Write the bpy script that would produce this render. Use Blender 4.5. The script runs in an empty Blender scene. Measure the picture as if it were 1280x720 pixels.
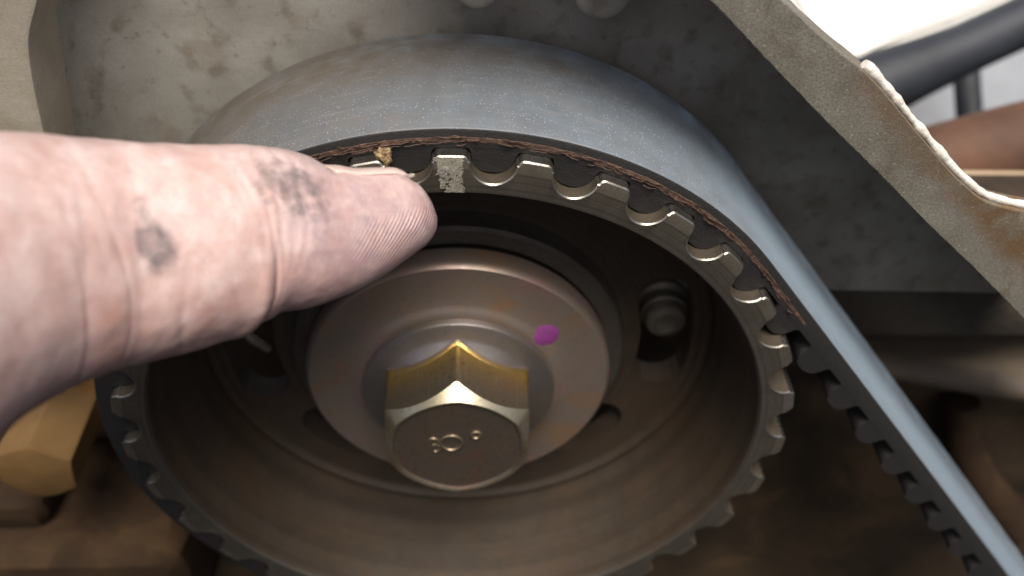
import bpy, bmesh, math, random
import numpy as np
from mathutils import Vector, Matrix, noise

random.seed(7)
S = 0.00118            # one working unit is 1.18 mm: the pulley is 92 mm across its teeth
SC = bpy.context.scene
COL = SC.collection
RAD = math.radians

# ------------------------------------------------------------------ camera
cam_d = bpy.data.cameras.new('camera')
cam = bpy.data.objects.new('camera', cam_d)
COL.objects.link(cam)
CAM = Vector((2.18136, -72.73236, 87.19202))
right = Vector((0.99930611, -0.02800131, 0.02456082))
up = Vector((0.0, 0.659411519, 0.751782182))
fwd = Vector((0.03724657, 0.75126052, -0.65895396))
m = Matrix((right, up, -fwd)).transposed().to_4x4()
m.translation = CAM * S
cam.matrix_world = m
cam_d.sensor_width = 36.0
cam_d.lens = 1198.5275 / 1280 * 36.0
cam_d.clip_start = 0.005
cam_d.clip_end = 100.0
cam_d.dof.use_dof = True
cam_d.dof.focus_distance = 91 * S
cam_d.dof.aperture_fstop = cam_d.lens / 1000 / (1.4 * S)   # lens opening about 2 mm, as on a phone
SC.camera = cam

# ------------------------------------------------------------------ light
SUN = Vector((0.04, -0.40, 0.91)).normalized()
world = bpy.data.worlds.new('World')
SC.world = world
world.use_nodes = True
wn = world.node_tree
wn.nodes.clear()
wo = wn.nodes.new('ShaderNodeOutputWorld')
wb = wn.nodes.new('ShaderNodeBackground')
sky = wn.nodes.new('ShaderNodeTexSky')
sky.sky_type = 'NISHITA'
sky.sun_disc = False
sky.sun_elevation = math.asin(SUN.z)
sky.sun_rotation = math.atan2(SUN.x, SUN.y)
sky.dust_density = 6.0
sky.air_density = 0.7
sky.ozone_density = 0.4
wb.inputs['Strength'].default_value = 0.078
wn.links.new(sky.outputs[0], wb.inputs[0])
wn.links.new(wb.outputs[0], wo.inputs[0])
sun_d = bpy.data.lights.new('sun', 'SUN')
sun_d.energy = 3.3
sun_d.angle = RAD(34)
sun_d.color = (1.0, 0.945, 0.86)
sun = bpy.data.objects.new('sun', sun_d)
COL.objects.link(sun)
sun.rotation_euler = SUN.to_track_quat('Z', 'Y').to_euler()
SC.view_settings.view_transform = 'Standard'
SC.view_settings.look = 'None'
SC.view_settings.exposure = 0.45
SC.view_settings.gamma = 1.0
SC.view_settings.use_curve_mapping = False


# ------------------------------------------------------------------ helpers
class NT:
    """small wrapper that builds a node material"""
    def __init__(self, name):
        self.m = bpy.data.materials.new(name)
        self.m.use_nodes = True
        self.t = self.m.node_tree
        self.b = self.t.nodes['Principled BSDF']
        tc = self.t.nodes.new('ShaderNodeTexCoord')
        mp = self.t.nodes.new('ShaderNodeMapping')
        mp.inputs['Scale'].default_value = (1 / S,) * 3
        self.t.links.new(tc.outputs['Object'], mp.inputs['Vector'])
        self.co = mp.outputs[0]

    def link(self, a, b):
        self.t.links.new(a, b)

    def setp(self, **k):
        for a, v in k.items():
            i = self.b.inputs[a.replace('_', ' ')]
            if hasattr(v, 'is_output'):
                self.link(v, i)
            else:
                i.default_value = v
        return self

    def noise(self, scale, detail=4, rough=0.55, dist=0.0, co=None):
        n = self.t.nodes.new('ShaderNodeTexNoise')
        n.inputs['Scale'].default_value = scale
        n.inputs['Detail'].default_value = detail
        n.inputs['Roughness'].default_value = rough
        n.inputs['Distortion'].default_value = dist
        self.link(co or self.co, n.inputs['Vector'])
        return n.outputs[0]

    def voro(self, scale, feature='F1', out=0, co=None, rnd=1.0):
        n = self.t.nodes.new('ShaderNodeTexVoronoi')
        n.feature = feature
        n.inputs['Scale'].default_value = scale
        n.inputs['Randomness'].default_value = rnd
        self.link(co or self.co, n.inputs['Vector'])
        return n.outputs[out]

    def stretch(self, sc, rot=(0, 0, 0)):
        mp = self.t.nodes.new('ShaderNodeMapping')
        mp.inputs['Scale'].default_value = sc
        mp.inputs['Rotation'].default_value = rot
        self.link(self.co, mp.inputs['Vector'])
        return mp.outputs[0]

    def ramp(self, v, stops, interp='LINEAR'):
        r = self.t.nodes.new('ShaderNodeValToRGB')
        r.color_ramp.interpolation = interp
        e = r.color_ramp.elements
        while len(e) < len(stops):
            e.new(0.5)
        for x, (p, c) in zip(e, stops):
            x.position = p
            if not hasattr(c, '__len__'):
                c = (c, c, c)
            x.color = (*c, 1)
        self.link(v, r.inputs[0])
        return r.outputs[0]

    def mix(self, f, a, b, mode='MIX'):
        x = self.t.nodes.new('ShaderNodeMix')
        x.data_type = 'RGBA'
        x.blend_type = mode
        for i, v in ((0, f), (6, a), (7, b)):
            if hasattr(v, 'is_output'):
                self.link(v, x.inputs[i])
            elif i == 0:
                x.inputs[0].default_value = v
            else:
                x.inputs[i].default_value = (*v, 1)
        return x.outputs[2]

    def math(self, op, a, b=0.0):
        x = self.t.nodes.new('ShaderNodeMath')
        x.operation = op
        for i, v in ((0, a), (1, b)):
            if hasattr(v, 'is_output'):
                self.link(v, x.inputs[i])
            else:
                x.inputs[i].default_value = v
        return x.outputs[0]

    def rings(self, oz, scale, detail=3):
        """turning marks round the Y axis; oz is the axis height below the object's own origin"""
        mp = self.t.nodes.new('ShaderNodeMapping')
        mp.inputs['Location'].default_value = (0, 0, oz)
        mp.inputs['Scale'].default_value = (1, 0, 1)
        self.link(self.co, mp.inputs['Vector'])
        ln = self.t.nodes.new('ShaderNodeVectorMath')
        ln.operation = 'LENGTH'
        self.link(mp.outputs[0], ln.inputs[0])
        n = self.t.nodes.new('ShaderNodeTexNoise')
        n.noise_dimensions = '1D'
        n.inputs['Scale'].default_value = scale
        n.inputs['Detail'].default_value = detail
        self.link(ln.outputs['Value'], n.inputs['W'])
        return n.outputs[0]

    def attr(self, name):
        a = self.t.nodes.new('ShaderNodeAttribute')
        a.attribute_name = name
        return a

    def bump(self, h, dist, strength=1.0, chain=None):
        b = self.t.nodes.new('ShaderNodeBump')
        b.inputs['Distance'].default_value = dist * S
        b.inputs['Strength'].default_value = strength
        self.link(h, b.inputs['Height'])
        if chain is not None:
            self.link(chain, b.inputs['Normal'])
        return b.outputs[0]


def mesh_obj(name, verts, faces, mats, parent=None, origin=(0, 0, 0), smooth=True, angle=35, mat_idx=None):
    """verts in working units in the place's own axes; origin is where the object stands"""
    o3 = np.array(origin, float)
    v = (np.array(verts, float) - o3) * S
    me = bpy.data.meshes.new(name)
    me.from_pydata(v.tolist(), [], [tuple(int(i) for i in f) for f in faces])
    if not isinstance(mats, (list, tuple)):
        mats = [mats]
    for x in mats:
        me.materials.append(x)
    if mat_idx is not None:
        me.polygons.foreach_set('material_index', np.array(mat_idx, dtype=np.int32))
    bm = bmesh.new()
    bm.from_mesh(me)
    bmesh.ops.recalc_face_normals(bm, faces=bm.faces)
    bm.to_mesh(me)
    bm.free()
    if smooth:
        me.shade_smooth()
        me.set_sharp_from_angle(angle=RAD(angle))
    me.update()
    ob = bpy.data.objects.new(name, me)
    COL.objects.link(ob)
    if parent is None:
        ob.location = Vector(origin) * S
    else:
        ob.parent = parent
        po = Vector(parent['_o'])
        ob.location = (Vector(origin) - po) * S
    ob['_o'] = tuple(float(x) for x in origin)
    return ob


def thing(name, label, cat, origin, group=None):
    o = bpy.data.objects.new(name, None)
    o.empty_display_size = 0.01
    COL.objects.link(o)
    o.location = Vector(origin) * S
    o['_o'] = tuple(float(x) for x in origin)
    tag(o, label, cat, group)
    return o


def tag(o, label=None, cat=None, group=None, kind=None):
    if label:
        o['label'] = label
    if cat:
        o['category'] = cat
    if group:
        o['group'] = group
    if kind:
        o['kind'] = kind
    return o


def part(name, geo, mats, parent, **k):
    return mesh_obj(name, geo[0], geo[1], mats, parent, tuple(parent['_o']), mat_idx=geo[2] if len(geo) > 2 else None, **k)


def loops_mesh(loops, closed=True, cap0=False, cap1=False):
    """skin a list of equal-length rings"""
    n = len(loops[0])
    v = [p for l in loops for p in l]
    f = []
    for a in range(len(loops) - 1):
        for i in range(n if closed else n - 1):
            j = (i + 1) % n
            f.append((a * n + i, a * n + j, (a + 1) * n + j, (a + 1) * n + i))
    if cap0:
        f.append(tuple(range(n)))
    if cap1:
        f.append(tuple(reversed(range((len(loops) - 1) * n, len(loops) * n))))
    return v, f


def lathe(profile, n=128, c=(0, 0, 0), close=False):
    """profile of (radius, y) turned about the Y axis through c"""
    loops = []
    for r, y in profile:
        loops.append([(c[0] + r * math.sin(2 * math.pi * i / n), c[1] + y, c[2] + r * math.cos(2 * math.pi * i / n)) for i in range(n)])
    if close:
        loops.append(loops[0])
    return loops_mesh(loops)


def box(a, b, bev=0.4):
    """bevelled box between two corners"""
    bm = bmesh.new()
    bmesh.ops.create_cube(bm, size=1)
    a, b = np.array(a, float), np.array(b, float)
    for x in bm.verts:
        x.co = Vector((a + b) / 2 + np.array(x.co) * (b - a))
    if bev:
        bmesh.ops.bevel(bm, geom=bm.edges[:], offset=bev, segments=3, affect='EDGES', profile=0.6)
    bm.verts.index_update()
    g = [tuple(x.co) for x in bm.verts], [tuple(x.index for x in f.verts) for f in bm.faces]
    bm.free()
    return g


def join(*gs):
    v, f = [], []
    for g in gs:
        o = len(v)
        v += list(g[0])
        f += [tuple(i + o for i in x) for x in g[1]]
    return v, f


def tube(path, rad, n=16, cap=True):
    P = [Vector(p) for p in path]
    loops = []
    prev = None
    for i, p in enumerate(P):
        t = (P[min(i + 1, len(P) - 1)] - P[max(i - 1, 0)]).normalized()
        a = prev - t * prev.dot(t) if prev is not None else t.orthogonal()
        a.normalize()
        prev = a
        b = t.cross(a)
        r = rad[i] if hasattr(rad, '__len__') else rad
        loops.append([tuple(p + (a * math.cos(2 * math.pi * k / n) + b * math.sin(2 * math.pi * k / n)) * r) for k in range(n)])
    return loops_mesh(loops, True, cap, cap)


def spline(xs, ys, q):
    """smooth monotone-ish cubic through the points"""
    xs, ys, q = map(lambda a: np.array(a, float), (xs, ys, q))
    d = np.diff(ys) / np.diff(xs)
    mm = np.empty_like(ys)
    mm[0], mm[-1] = d[0], d[-1]
    for i in range(1, len(xs) - 1):
        mm[i] = 0 if d[i - 1] * d[i] <= 0 else 2 * d[i - 1] * d[i] / (d[i - 1] + d[i])
    k = np.clip(np.searchsorted(xs, q) - 1, 0, len(xs) - 2)
    h = xs[k + 1] - xs[k]
    t = (q - xs[k]) / h
    return ((2 * t**3 - 3 * t**2 + 1) * ys[k] + (t**3 - 2 * t**2 + t) * h * mm[k]
            + (-2 * t**3 + 3 * t**2) * ys[k + 1] + (t**3 - t**2) * h * mm[k + 1])


def smoothstep(a, b, x):
    t = np.clip((x - a) / (b - a), 0, 1)
    return t * t * (3 - 2 * t)


# ------------------------------------------------------------------ materials
def m_cast(name, base, dark, spots=True, rough=0.62, scale=1.0):
    k = NT(name)
    n1 = k.noise(0.07 * scale, 5, 0.6)
    c = k.mix(k.ramp(n1, [(0.35, 0.0), (0.68, 1.0)]), base, dark)
    if spots:
        n2 = k.noise(0.32 * scale, 4, 0.5, 0.0)
        sp = k.ramp(n2, [(0.54, 0.0), (0.68, 0.6)])
        c = k.mix(sp, c, tuple(x * y for x, y in zip(dark, (0.62, 0.55, 0.45))))
        n5 = k.noise(0.85 * scale, 4, 0.55)
        c = k.mix(k.ramp(n5, [(0.60, 0.0), (0.70, 0.45)]), c, tuple(x * y for x, y in zip(dark, (0.6, 0.52, 0.42))))
        n3 = k.noise(0.13 * scale, 4, 0.6, 0.3)
        c = k.mix(k.ramp(n3, [(0.55, 0.0), (0.72, 0.55)]), c, (dark[0] * 0.9, dark[1] * 0.72, dark[2] * 0.5))
    n4 = k.noise(3.5 * scale, 6, 0.7)
    c = k.mix(k.ramp(n4, [(0.3, 0.25), (0.7, 0.0)]), c, (0.05, 0.045, 0.04))
    k.setp(Base_Color=c, Metallic=0.15, Roughness=rough)
    h = k.bump(n4, 0.06, 0.5)
    k.setp(Normal=k.bump(k.noise(0.9 * scale, 3), 0.10, 0.4, h))
    return k.m


def m_metal(name, base, dark, rough=0.4, metallic=0.85, sc=1.0, amt=0.6, oz=None, dust_sheen=None):
    k = NT(name)
    n1 = k.noise(0.25 * sc, 5, 0.62, 0.4)
    c = k.mix(k.ramp(n1, [(0.35, 0.0), (0.7, amt)]), base, dark)
    n2 = k.noise(2.4 * sc, 6, 0.7)
    c = k.mix(k.ramp(n2, [(0.52, 0.0), (0.72, amt)]), c, tuple(x * 0.5 for x in dark))
    if dust_sheen:
        nd = k.noise(0.12 * sc, 5, 0.65, 0.6)
        c = k.mix(k.ramp(nd, [(0.42, 0.0), (0.68, 0.7)]), c, dust_sheen)
        vs = k.voro(0.9)
        c = k.mix(k.math('MULTIPLY', k.ramp(vs, [(0.08, 1.0), (0.16, 0.0)]), k.ramp(k.noise(0.3, 2), [(0.52, 0.0), (0.6, 0.8)])), c, (0.012, 0.009, 0.007))
    k.setp(Base_Color=c, Metallic=metallic, Roughness=k.math('ADD', k.math('MULTIPLY', n2, 0.35), rough - 0.16))
    nb = k.bump(n2, 0.03, 0.6)
    if oz is not None:
        rg = k.rings(oz, 3.0)
        nb = k.bump(rg, 0.06, 0.5, nb)
        k.setp(Base_Color=k.mix(k.ramp(rg, [(0.40, 0.35), (0.55, 0.0)]), c, tuple(x * 0.5 for x in dark)))
    k.setp(Normal=nb)
    return k.m


M_PLATE = m_cast('cast_aluminium', (0.40, 0.385, 0.345), (0.24, 0.225, 0.19))
M_RIMCAST = m_cast('pale_cast_rim', (0.50, 0.46, 0.38), (0.30, 0.25, 0.17), spots=False)
M_PULLEY = m_metal('oiled_sintered_steel', (0.100, 0.088, 0.072), (0.062, 0.052, 0.041), 0.5, 0.5, oz=-39)
M_EDGE = m_metal('rubbed_steel_edge', (0.44, 0.42, 0.37), (0.15, 0.13, 0.10), 0.3, 0.9, 1.6)
M_LAND = m_metal('polished_tooth_land', (0.42, 0.40, 0.37), (0.17, 0.145, 0.115), 0.26, 0.95, 1.3)
M_TIP = m_metal('rubbed_tooth_tip', (0.115, 0.101, 0.080), (0.065, 0.053, 0.040), 0.5, 0.4, 1.4)
M_VALLEY = m_metal('bronze_valley', (0.095, 0.078, 0.056), (0.05, 0.039, 0.027), 0.5, 0.35, 1.4)
M_WEB = m_metal('dusty_brown_web', (0.060, 0.045, 0.031), (0.034, 0.024, 0.016), 0.6, 0.2, oz=-39, dust_sheen=(0.070, 0.042, 0.023))
M_HUB = m_metal('dark_hub_steel', (0.095, 0.083, 0.069), (0.055, 0.045, 0.036), 0.5, 0.4, oz=-39)


def m_zinc(name, a, b, c2, rough, dirt=0.5, oz=None, met=0.9):
    k = NT(name)
    n = k.noise(0.16, 3, 0.5, 0.8)
    col = k.ramp(n, [(0.28, a), (0.5, b), (0.72, c2)])
    n2 = k.noise(1.3, 6, 0.7, 0.3)
    col = k.mix(k.ramp(n2, [(0.5, 0.0), (0.75, dirt)]), col, (0.09, 0.055, 0.03))
    k.setp(Base_Color=col, Metallic=met, Roughness=k.math('ADD', k.math('MULTIPLY', n2, 0.3), rough - 0.1))
    n3 = k.noise(5, 4, 0.6)
    nb = k.bump(n3, 0.02, 0.5, k.bump(n2, 0.05, 0.4))
    if oz is not None:
        nb = k.bump(k.rings(oz, 4.0), 0.03, 0.5, nb)
    k.setp(Normal=nb)
    return k.m


M_BOLT0 = m_zinc('yellow_zinc', (0.50, 0.34, 0.08), (0.40, 0.30, 0.15), (0.32, 0.235, 0.15), 0.3, 0.5)
k = NT('yellow_zinc_head')
sp = k.t.nodes.new('ShaderNodeSeparateXYZ')
k.link(k.co, sp.inputs[0])
n1 = k.noise(0.5, 5, 0.65, 0.4)
wear_refl = k.math('ADD', sp.outputs['Y'], k.math('MULTIPLY', k.math('SUBTRACT', n1, 0.5), 2.5))
mr = k.t.nodes.new('ShaderNodeMapRange')
mr.inputs['From Min'].default_value = -7.0
mr.inputs['From Max'].default_value = -2.6
k.link(wear_refl, mr.inputs['Value'])
c = k.ramp(mr.outputs[0], [(0.0, (0.30, 0.25, 0.18)), (0.5, (0.38, 0.27, 0.13)), (1.0, (0.50, 0.33, 0.09))])  # yellow towards the base paints in a reflection, along with socket wear
n2 = k.noise(1.6, 6, 0.7, 0.3)
c = k.mix(k.ramp(n2, [(0.55, 0.0), (0.72, 0.7)]), c, (0.06, 0.04, 0.022))
sc2 = k.noise(1.2, 4, 0.6, 0, k.stretch((3.0, 0.2, 3.0)))
c = k.mix(k.ramp(sc2, [(0.56, 0.0), (0.7, 0.35)]), c, (0.60, 0.55, 0.45))
k.setp(Base_Color=c, Metallic=0.9, Roughness=k.math('ADD', k.math('MULTIPLY', n2, 0.3), 0.2), Normal=k.bump(n2, 0.06, 0.5))
M_BOLT = k.m
M_BOLTFACE = m_zinc('worn_bolt_face', (0.25, 0.18, 0.125), (0.21, 0.175, 0.14), (0.26, 0.16, 0.115), 0.5, 0.85)
M_CHAMF = m_zinc('bright_bolt_chamfer', (0.62, 0.55, 0.37), (0.56, 0.50, 0.36), (0.40, 0.32, 0.2), 0.3, 0.6)
M_FLANGE = m_zinc('grey_zinc_flange', (0.44, 0.36, 0.27), (0.36, 0.33, 0.30), (0.42, 0.37, 0.38), 0.36, 0.3)
M_WASHER = m_zinc('rainbow_zinc_washer', (0.36, 0.215, 0.125), (0.28, 0.235, 0.195), (0.36, 0.225, 0.195), 0.34, 0.25, oz=-18.8, met=0.6)
M_PURPLE = NT('purple_paint')
M_PURPLE.setp(Base_Color=M_PURPLE.mix(M_PURPLE.noise(1.5), (0.25, 0.04, 0.22), (0.13, 0.03, 0.12)), Roughness=0.55)
M_PURPLE = M_PURPLE.m

# belt
k = NT('sky_sheen_belt_back')
n1 = k.noise(0.10, 4, 0.6, 0.3)
c = k.mix(k.ramp(n1, [(0.35, 0.0), (0.7, 1.0)]), (0.105, 0.108, 0.110), (0.130, 0.114, 0.092))
st = k.noise(0.5, 5, 0.6, 0, k.stretch((1.0, 0.12, 1.0)))
c = k.mix(k.ramp(st, [(0.4, 0.0), (0.75, 0.35)]), c, (0.07, 0.07, 0.07))
ru = k.noise(0.12, 5, 0.65, 0.5, k.stretch((1, 1, 1)))
c = k.mix(k.ramp(ru, [(0.50, 0.0), (0.70, 0.55)]), c, (0.19, 0.135, 0.085))
vd = k.voro(3.0)
vg = k.noise(0.6, 2)
speck = k.math('MULTIPLY', k.ramp(vd, [(0.11, 1.0), (0.20, 0.0)]), k.ramp(vg, [(0.38, 0.0), (0.52, 1.0)]))
c = k.mix(speck, c, (0.62, 0.60, 0.56))
fine = k.noise(9, 3, 0.7)
c = k.mix(k.ramp(fine, [(0.35, 0.35), (0.65, 0.0)]), c, (0.05, 0.05, 0.05))
sky_sheen = k.attr('dust_sheen').outputs['Fac']  # bluish sky sheen painted into the belt colour, strongest on the right
oil_shade = k.math('MULTIPLY', k.attr('oil_shade').outputs['Fac'], k.ramp(k.noise(0.25, 5, 0.65, 0.3), [(0.25, 0.35), (0.6, 1.0)]))
c = k.mix(oil_shade, c, (0.085, 0.068, 0.050))  # browner rear edge: oily dirt and painted-in shade of the flange
c = k.mix(k.math('MULTIPLY', k.math('MULTIPLY', sky_sheen, k.math('SUBTRACT', 1.0, oil_shade)), k.ramp(k.noise(0.4, 4), [(0.3, 0.45), (0.7, 0.75)])), c, (0.215, 0.265, 0.32))
scu = k.noise(0.9, 5, 0.7, 0, k.stretch((0.15, 2.2, 0.15)))
c = k.mix(k.ramp(scu, [(0.55, 0.0), (0.72, 0.30)]), c, (0.30, 0.29, 0.275))
shw = k.math('MULTIPLY', k.math('SUBTRACT', 1.0, k.math('MULTIPLY', oil_shade, 0.8)), sky_sheen)
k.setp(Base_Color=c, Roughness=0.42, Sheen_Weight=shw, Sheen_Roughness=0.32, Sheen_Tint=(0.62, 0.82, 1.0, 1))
k.setp(Normal=k.bump(fine, 0.05, 0.7, k.bump(speck, 0.08, 0.8)))
M_BELT = k.m
k = NT('black_rubber')
n1 = k.noise(1.2, 5, 0.65)
k.setp(Base_Color=k.mix(n1, (0.009, 0.009, 0.009), (0.026, 0.024, 0.022)), Roughness=0.62, Normal=k.bump(k.noise(4, 5), 0.1, 0.7))
M_RUBBER = k.m
k = NT('brown_cord')
n1 = k.noise(1.6, 6, 0.7, 0.4, k.stretch((1, 1, 1)))
k.setp(Base_Color=k.ramp(n1, [(0.3, (0.035, 0.020, 0.014)), (0.55, (0.10, 0.056, 0.038)), (0.78, (0.24, 0.15, 0.10))]), Roughness=0.7,
       Normal=k.bump(n1, 0.2, 0.9))
M_CORD = k.m

# ------------------------------------------------------------------ the timing case behind everything
case = thing('timing_case', 'stained grey cast timing case wall behind the belt and pulley', 'engine casting', (0, 24, -10))


def fbm(p, sc, o=4):
    return noise.fractal(Vector(p) * sc, 0.8, 2.0, o)


# back plate: stepped lower edge on the right, hidden elsewhere
def plate_geo():
    outline = [(-42.5, 56), (-41.5, 44), (-42.3, 34), (-45, 22), (-51, 8), (-55, 2), (48, 1.6), (80, 1.0), (63.1, 16.82), (55.17, 24.0), (48.0, 30.14), (41.39, 36.09), (34.4, 42.23), (27.98, 48.08), (21.65, 53.84), (7.68, 64.13), (-20, 66), (-36, 62)]
    bm = bmesh.new()
    vs = [bm.verts.new((x, 24, z)) for x, z in outline]
    f = bm.faces.new(vs)
    r = bmesh.ops.extrude_face_region(bm, geom=[f])
    for e in r['geom']:
        if isinstance(e, bmesh.types.BMVert):
            e.co.y = 28
    bmesh.ops.bevel(bm, geom=bm.edges[:], offset=0.5, segments=2, affect='EDGES')
    bm.verts.index_update()
    g = [tuple(v.co) for v in bm.verts], [tuple(v.index for v in f.verts) for f in bm.faces]
    bm.free()
    return g


part('back_plate', plate_geo(), M_PLATE, case)


def wall_strip(curve, y0, y1, thick, side):
    """upright wall that follows a curve in x,z, from y0 (front) to y1"""
    P = np.array(curve, float)
    loops = []
    for i in range(len(P)):
        t = P[min(i + 1, len(P) - 1)] - P[max(i - 1, 0)]
        t /= np.linalg.norm(t)
        nn = np.array([-t[1], t[0]]) * side
        a, b = P[i], P[i] + nn * thick
        e = 0.5
        a2 = a + nn * e
        b2 = b - nn * e
        loops.append([(a[0], y1, a[1]), (a[0], y0 + e, a[1]), (a[0] + nn[0] * e * .3, y0 + e * .3, a[1] + nn[1] * e * .3), (a2[0], y0, a2[1]),
                      (b2[0], y0, b2[1]), (b[0] - nn[0] * e * .3, y0 + e * .3, b[1] - nn[1] * e * .3), (b[0], y0 + e, b[1]), (b[0], y1, b[1])])
    return loops_mesh(loops, True, True, True)


def dense(curve, n=60):
    P = np.array(curve, float)
    s = np.r_[0, np.cumsum(np.hypot(*np.diff(P, axis=0).T))]
    q = np.linspace(0, s[-1], n)
    return np.c_[spline(s, P[:, 0], q), spline(s, P[:, 1], q)]


left_curve = dense([(-34, 60), (-36.6, 50), (-39.2, 44.4), (-40.0, 40), (-40.6, 34.7), (-43, 22), (-49, 8), (-54, 2.5)])
part('side_wall', wall_strip(left_curve, 10, 24.2, 22, -1), M_RIMCAST, case)

loops = []
for i in range(len(left_curve)):
    t = left_curve[min(i + 1, len(left_curve) - 1)] - left_curve[max(i - 1, 0)]
    t /= np.linalg.norm(t)
    nn = np.array([-t[1], t[0]])
    loops.append([(left_curve[i][0] + nn[0] * (7.5 * (1 - math.cos(a)) - 0.1), 23.97 - 7.5 * (1 - math.sin(a)) + 0.06, left_curve[i][1] + nn[1] * (7.5 * (1 - math.cos(a)) - 0.1)) for a in np.linspace(0, math.pi / 2, 12)])
part('corner_fillet', loops_mesh(loops, False), M_PLATE, case)

# right-hand flange: a thin wall standing off the plate with a lip turned outwards
inner = dense([(-7.43, 70.96), (7.68, 62.93), (21.65, 52.64), (27.98, 46.88), (34.4, 41.03), (41.39, 34.89), (48.0, 28.94), (55.17, 22.8), (63.1, 15.62), (75.66, 3.92), (86.99, -6.47)], 460)
outer = dense([(0.12, 77.57), (13.81, 64.82), (27.79, 52.92), (32.42, 49.24), (37.33, 45.65), (43.94, 39.42), (49.79, 34.04), (53.38, 31.68), (58.67, 30.36), (68.11, 28.94), (85.11, 26.58)], 460)
part('flange_wall', wall_strip(inner + np.array([0.3, 0.3]), 4.5, 24.3, 1.6, 1), M_PLATE, case)


def lip_geo():
    loops = []
    for i in range(len(inner)):
        a = inner[i] + np.array([-.6, -.65]) * 0.02 * fbm((inner[i][0], 0, inner[i][1]), 0.9, 3) + np.array([-.6, -.65]) * 0.035 * random.uniform(-1, 1)
        b = outer[i] + np.array([.6, .65]) * 0.03 * fbm((outer[i][0], 9, outer[i][1]), 0.5, 3)
        n = (b - a) / np.linalg.norm(b - a)
        ring = []
        for d, y in ((0, 6.2), (0, 3.7), (0.07, 3.56), (0.22, 3.5)):
            ring.append((a[0] + n[0] * d, y, a[1] + n[1] * d))
        for t in (.2, .4, .6, .8):
            q = a * (1 - t) + b * t
            ring.append((q[0], 3.5 + 0.02 * fbm((q[0], 3, q[1]), 0.35, 4), q[1]))
        for d, y in ((0.22, 3.5), (0.07, 3.56), (0, 3.7), (0, 6.2)):
            ring.append((b[0] - n[0] * d, y, b[1] - n[1] * d))
        loops.append(ring)
    return loops_mesh(loops, True, True, True)


def m_lip():
    k = NT('weathered_flange')
    n1 = k.noise(0.22, 5, 0.6, 0.3)
    c = k.ramp(n1, [(0.32, (0.16, 0.145, 0.115)), (0.55, (0.225, 0.21, 0.175)), (0.75, (0.28, 0.265, 0.23))])
    n2 = k.noise(0.16, 5, 0.65, 0.5)
    c = k.mix(k.ramp(n2, [(0.56, 0.0), (0.70, 0.6)]), c, (0.12, 0.085, 0.048))
    n3 = k.noise(4, 5, 0.7)
    rs = k.math('MULTIPLY', k.attr('rust').outputs['Fac'], k.ramp(k.noise(0.3, 5, 0.65, 0.4), [(0.30, 0.25), (0.55, 1.0)]))
    c = k.mix(rs, c, (0.17, 0.095, 0.042))
    c = k.mix(k.ramp(n3, [(0.38, 0.65), (0.58, 0.0)]), c, (0.09, 0.078, 0.058))
    c = k.mix(k.ramp(k.noise(2.2, 4, 0.7), [(0.60, 0.0), (0.70, 0.5)]), c, (0.48, 0.46, 0.41))
    k.setp(Base_Color=c, Roughness=0.65, Metallic=0.1, Normal=k.bump(n3, 0.09, 0.7, k.bump(n1, 0.03, 0.3)))
    return k.m


M_LIP = m_lip()
lip = part('flange_lip', lip_geo(), M_LIP, case, angle=25)
rust = np.zeros((len(inner), 12), dtype=np.float32)
for i in range(len(inner)):
    w = float(smoothstep(33, 40, outer[i][0]))
    ear = float(smoothstep(49, 58, outer[i][0]))
    for j, t in enumerate((0, 0, 0, 0, .2, .4, .6, .8, 1, 1, 1, 1)):
        rust[i, j] = min(1.0, w * float(smoothstep(.45, .8, t)) * 0.7 + ear * float(smoothstep(.25, .6, t)))
lip.data.attributes.new('rust', 'FLOAT', 'POINT').data.foreach_set('value', rust.ravel())
k = NT('white_sealant')
k.setp(Base_Color=k.mix(k.noise(0.5), (0.82, 0.80, 0.76), (0.66, 0.60, 0.50)), Roughness=0.5, Normal=k.bump(k.noise(1.4), 0.3, 0.6))
M_SEAL = k.m
seal_path, seal_r = [], []
for i in range(len(outer)):
    x, z = outer[i]
    if 36.6 < x < 82:
        seal_path.append((x + 0.25, 4.25, z + 0.25))
        seal_r.append(0.40 + 0.16 * fbm((x, 1, z), 0.45, 3) + (0.22 * math.exp(-((x - 37.6) / 1.2) ** 2)))
part('sealant_bead', tube(seal_path, seal_r, 12), M_SEAL, case)

# cast lugs at the top of the plate
for cx, cz, r, y in ((14.8, 46.9, 2.95, 17.0), (2.3, 46.6, 2.2, 18.0)):
    prof = [(r * 1.25, 24.2), (r * 1.12, 23.4), (r, 22.9), (r, y + 1.0)]
    prof += [(r * math.cos(t), y + 0.9 - r * 0.34 * math.sin(t)) for t in np.linspace(0, math.pi / 2, 9)]
    prof[-1] = (0.02, prof[-1][1])
    part('lug', lathe([(a, b) for a, b in prof], 40, (cx, 0, cz)), M_PLATE, case)

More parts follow.
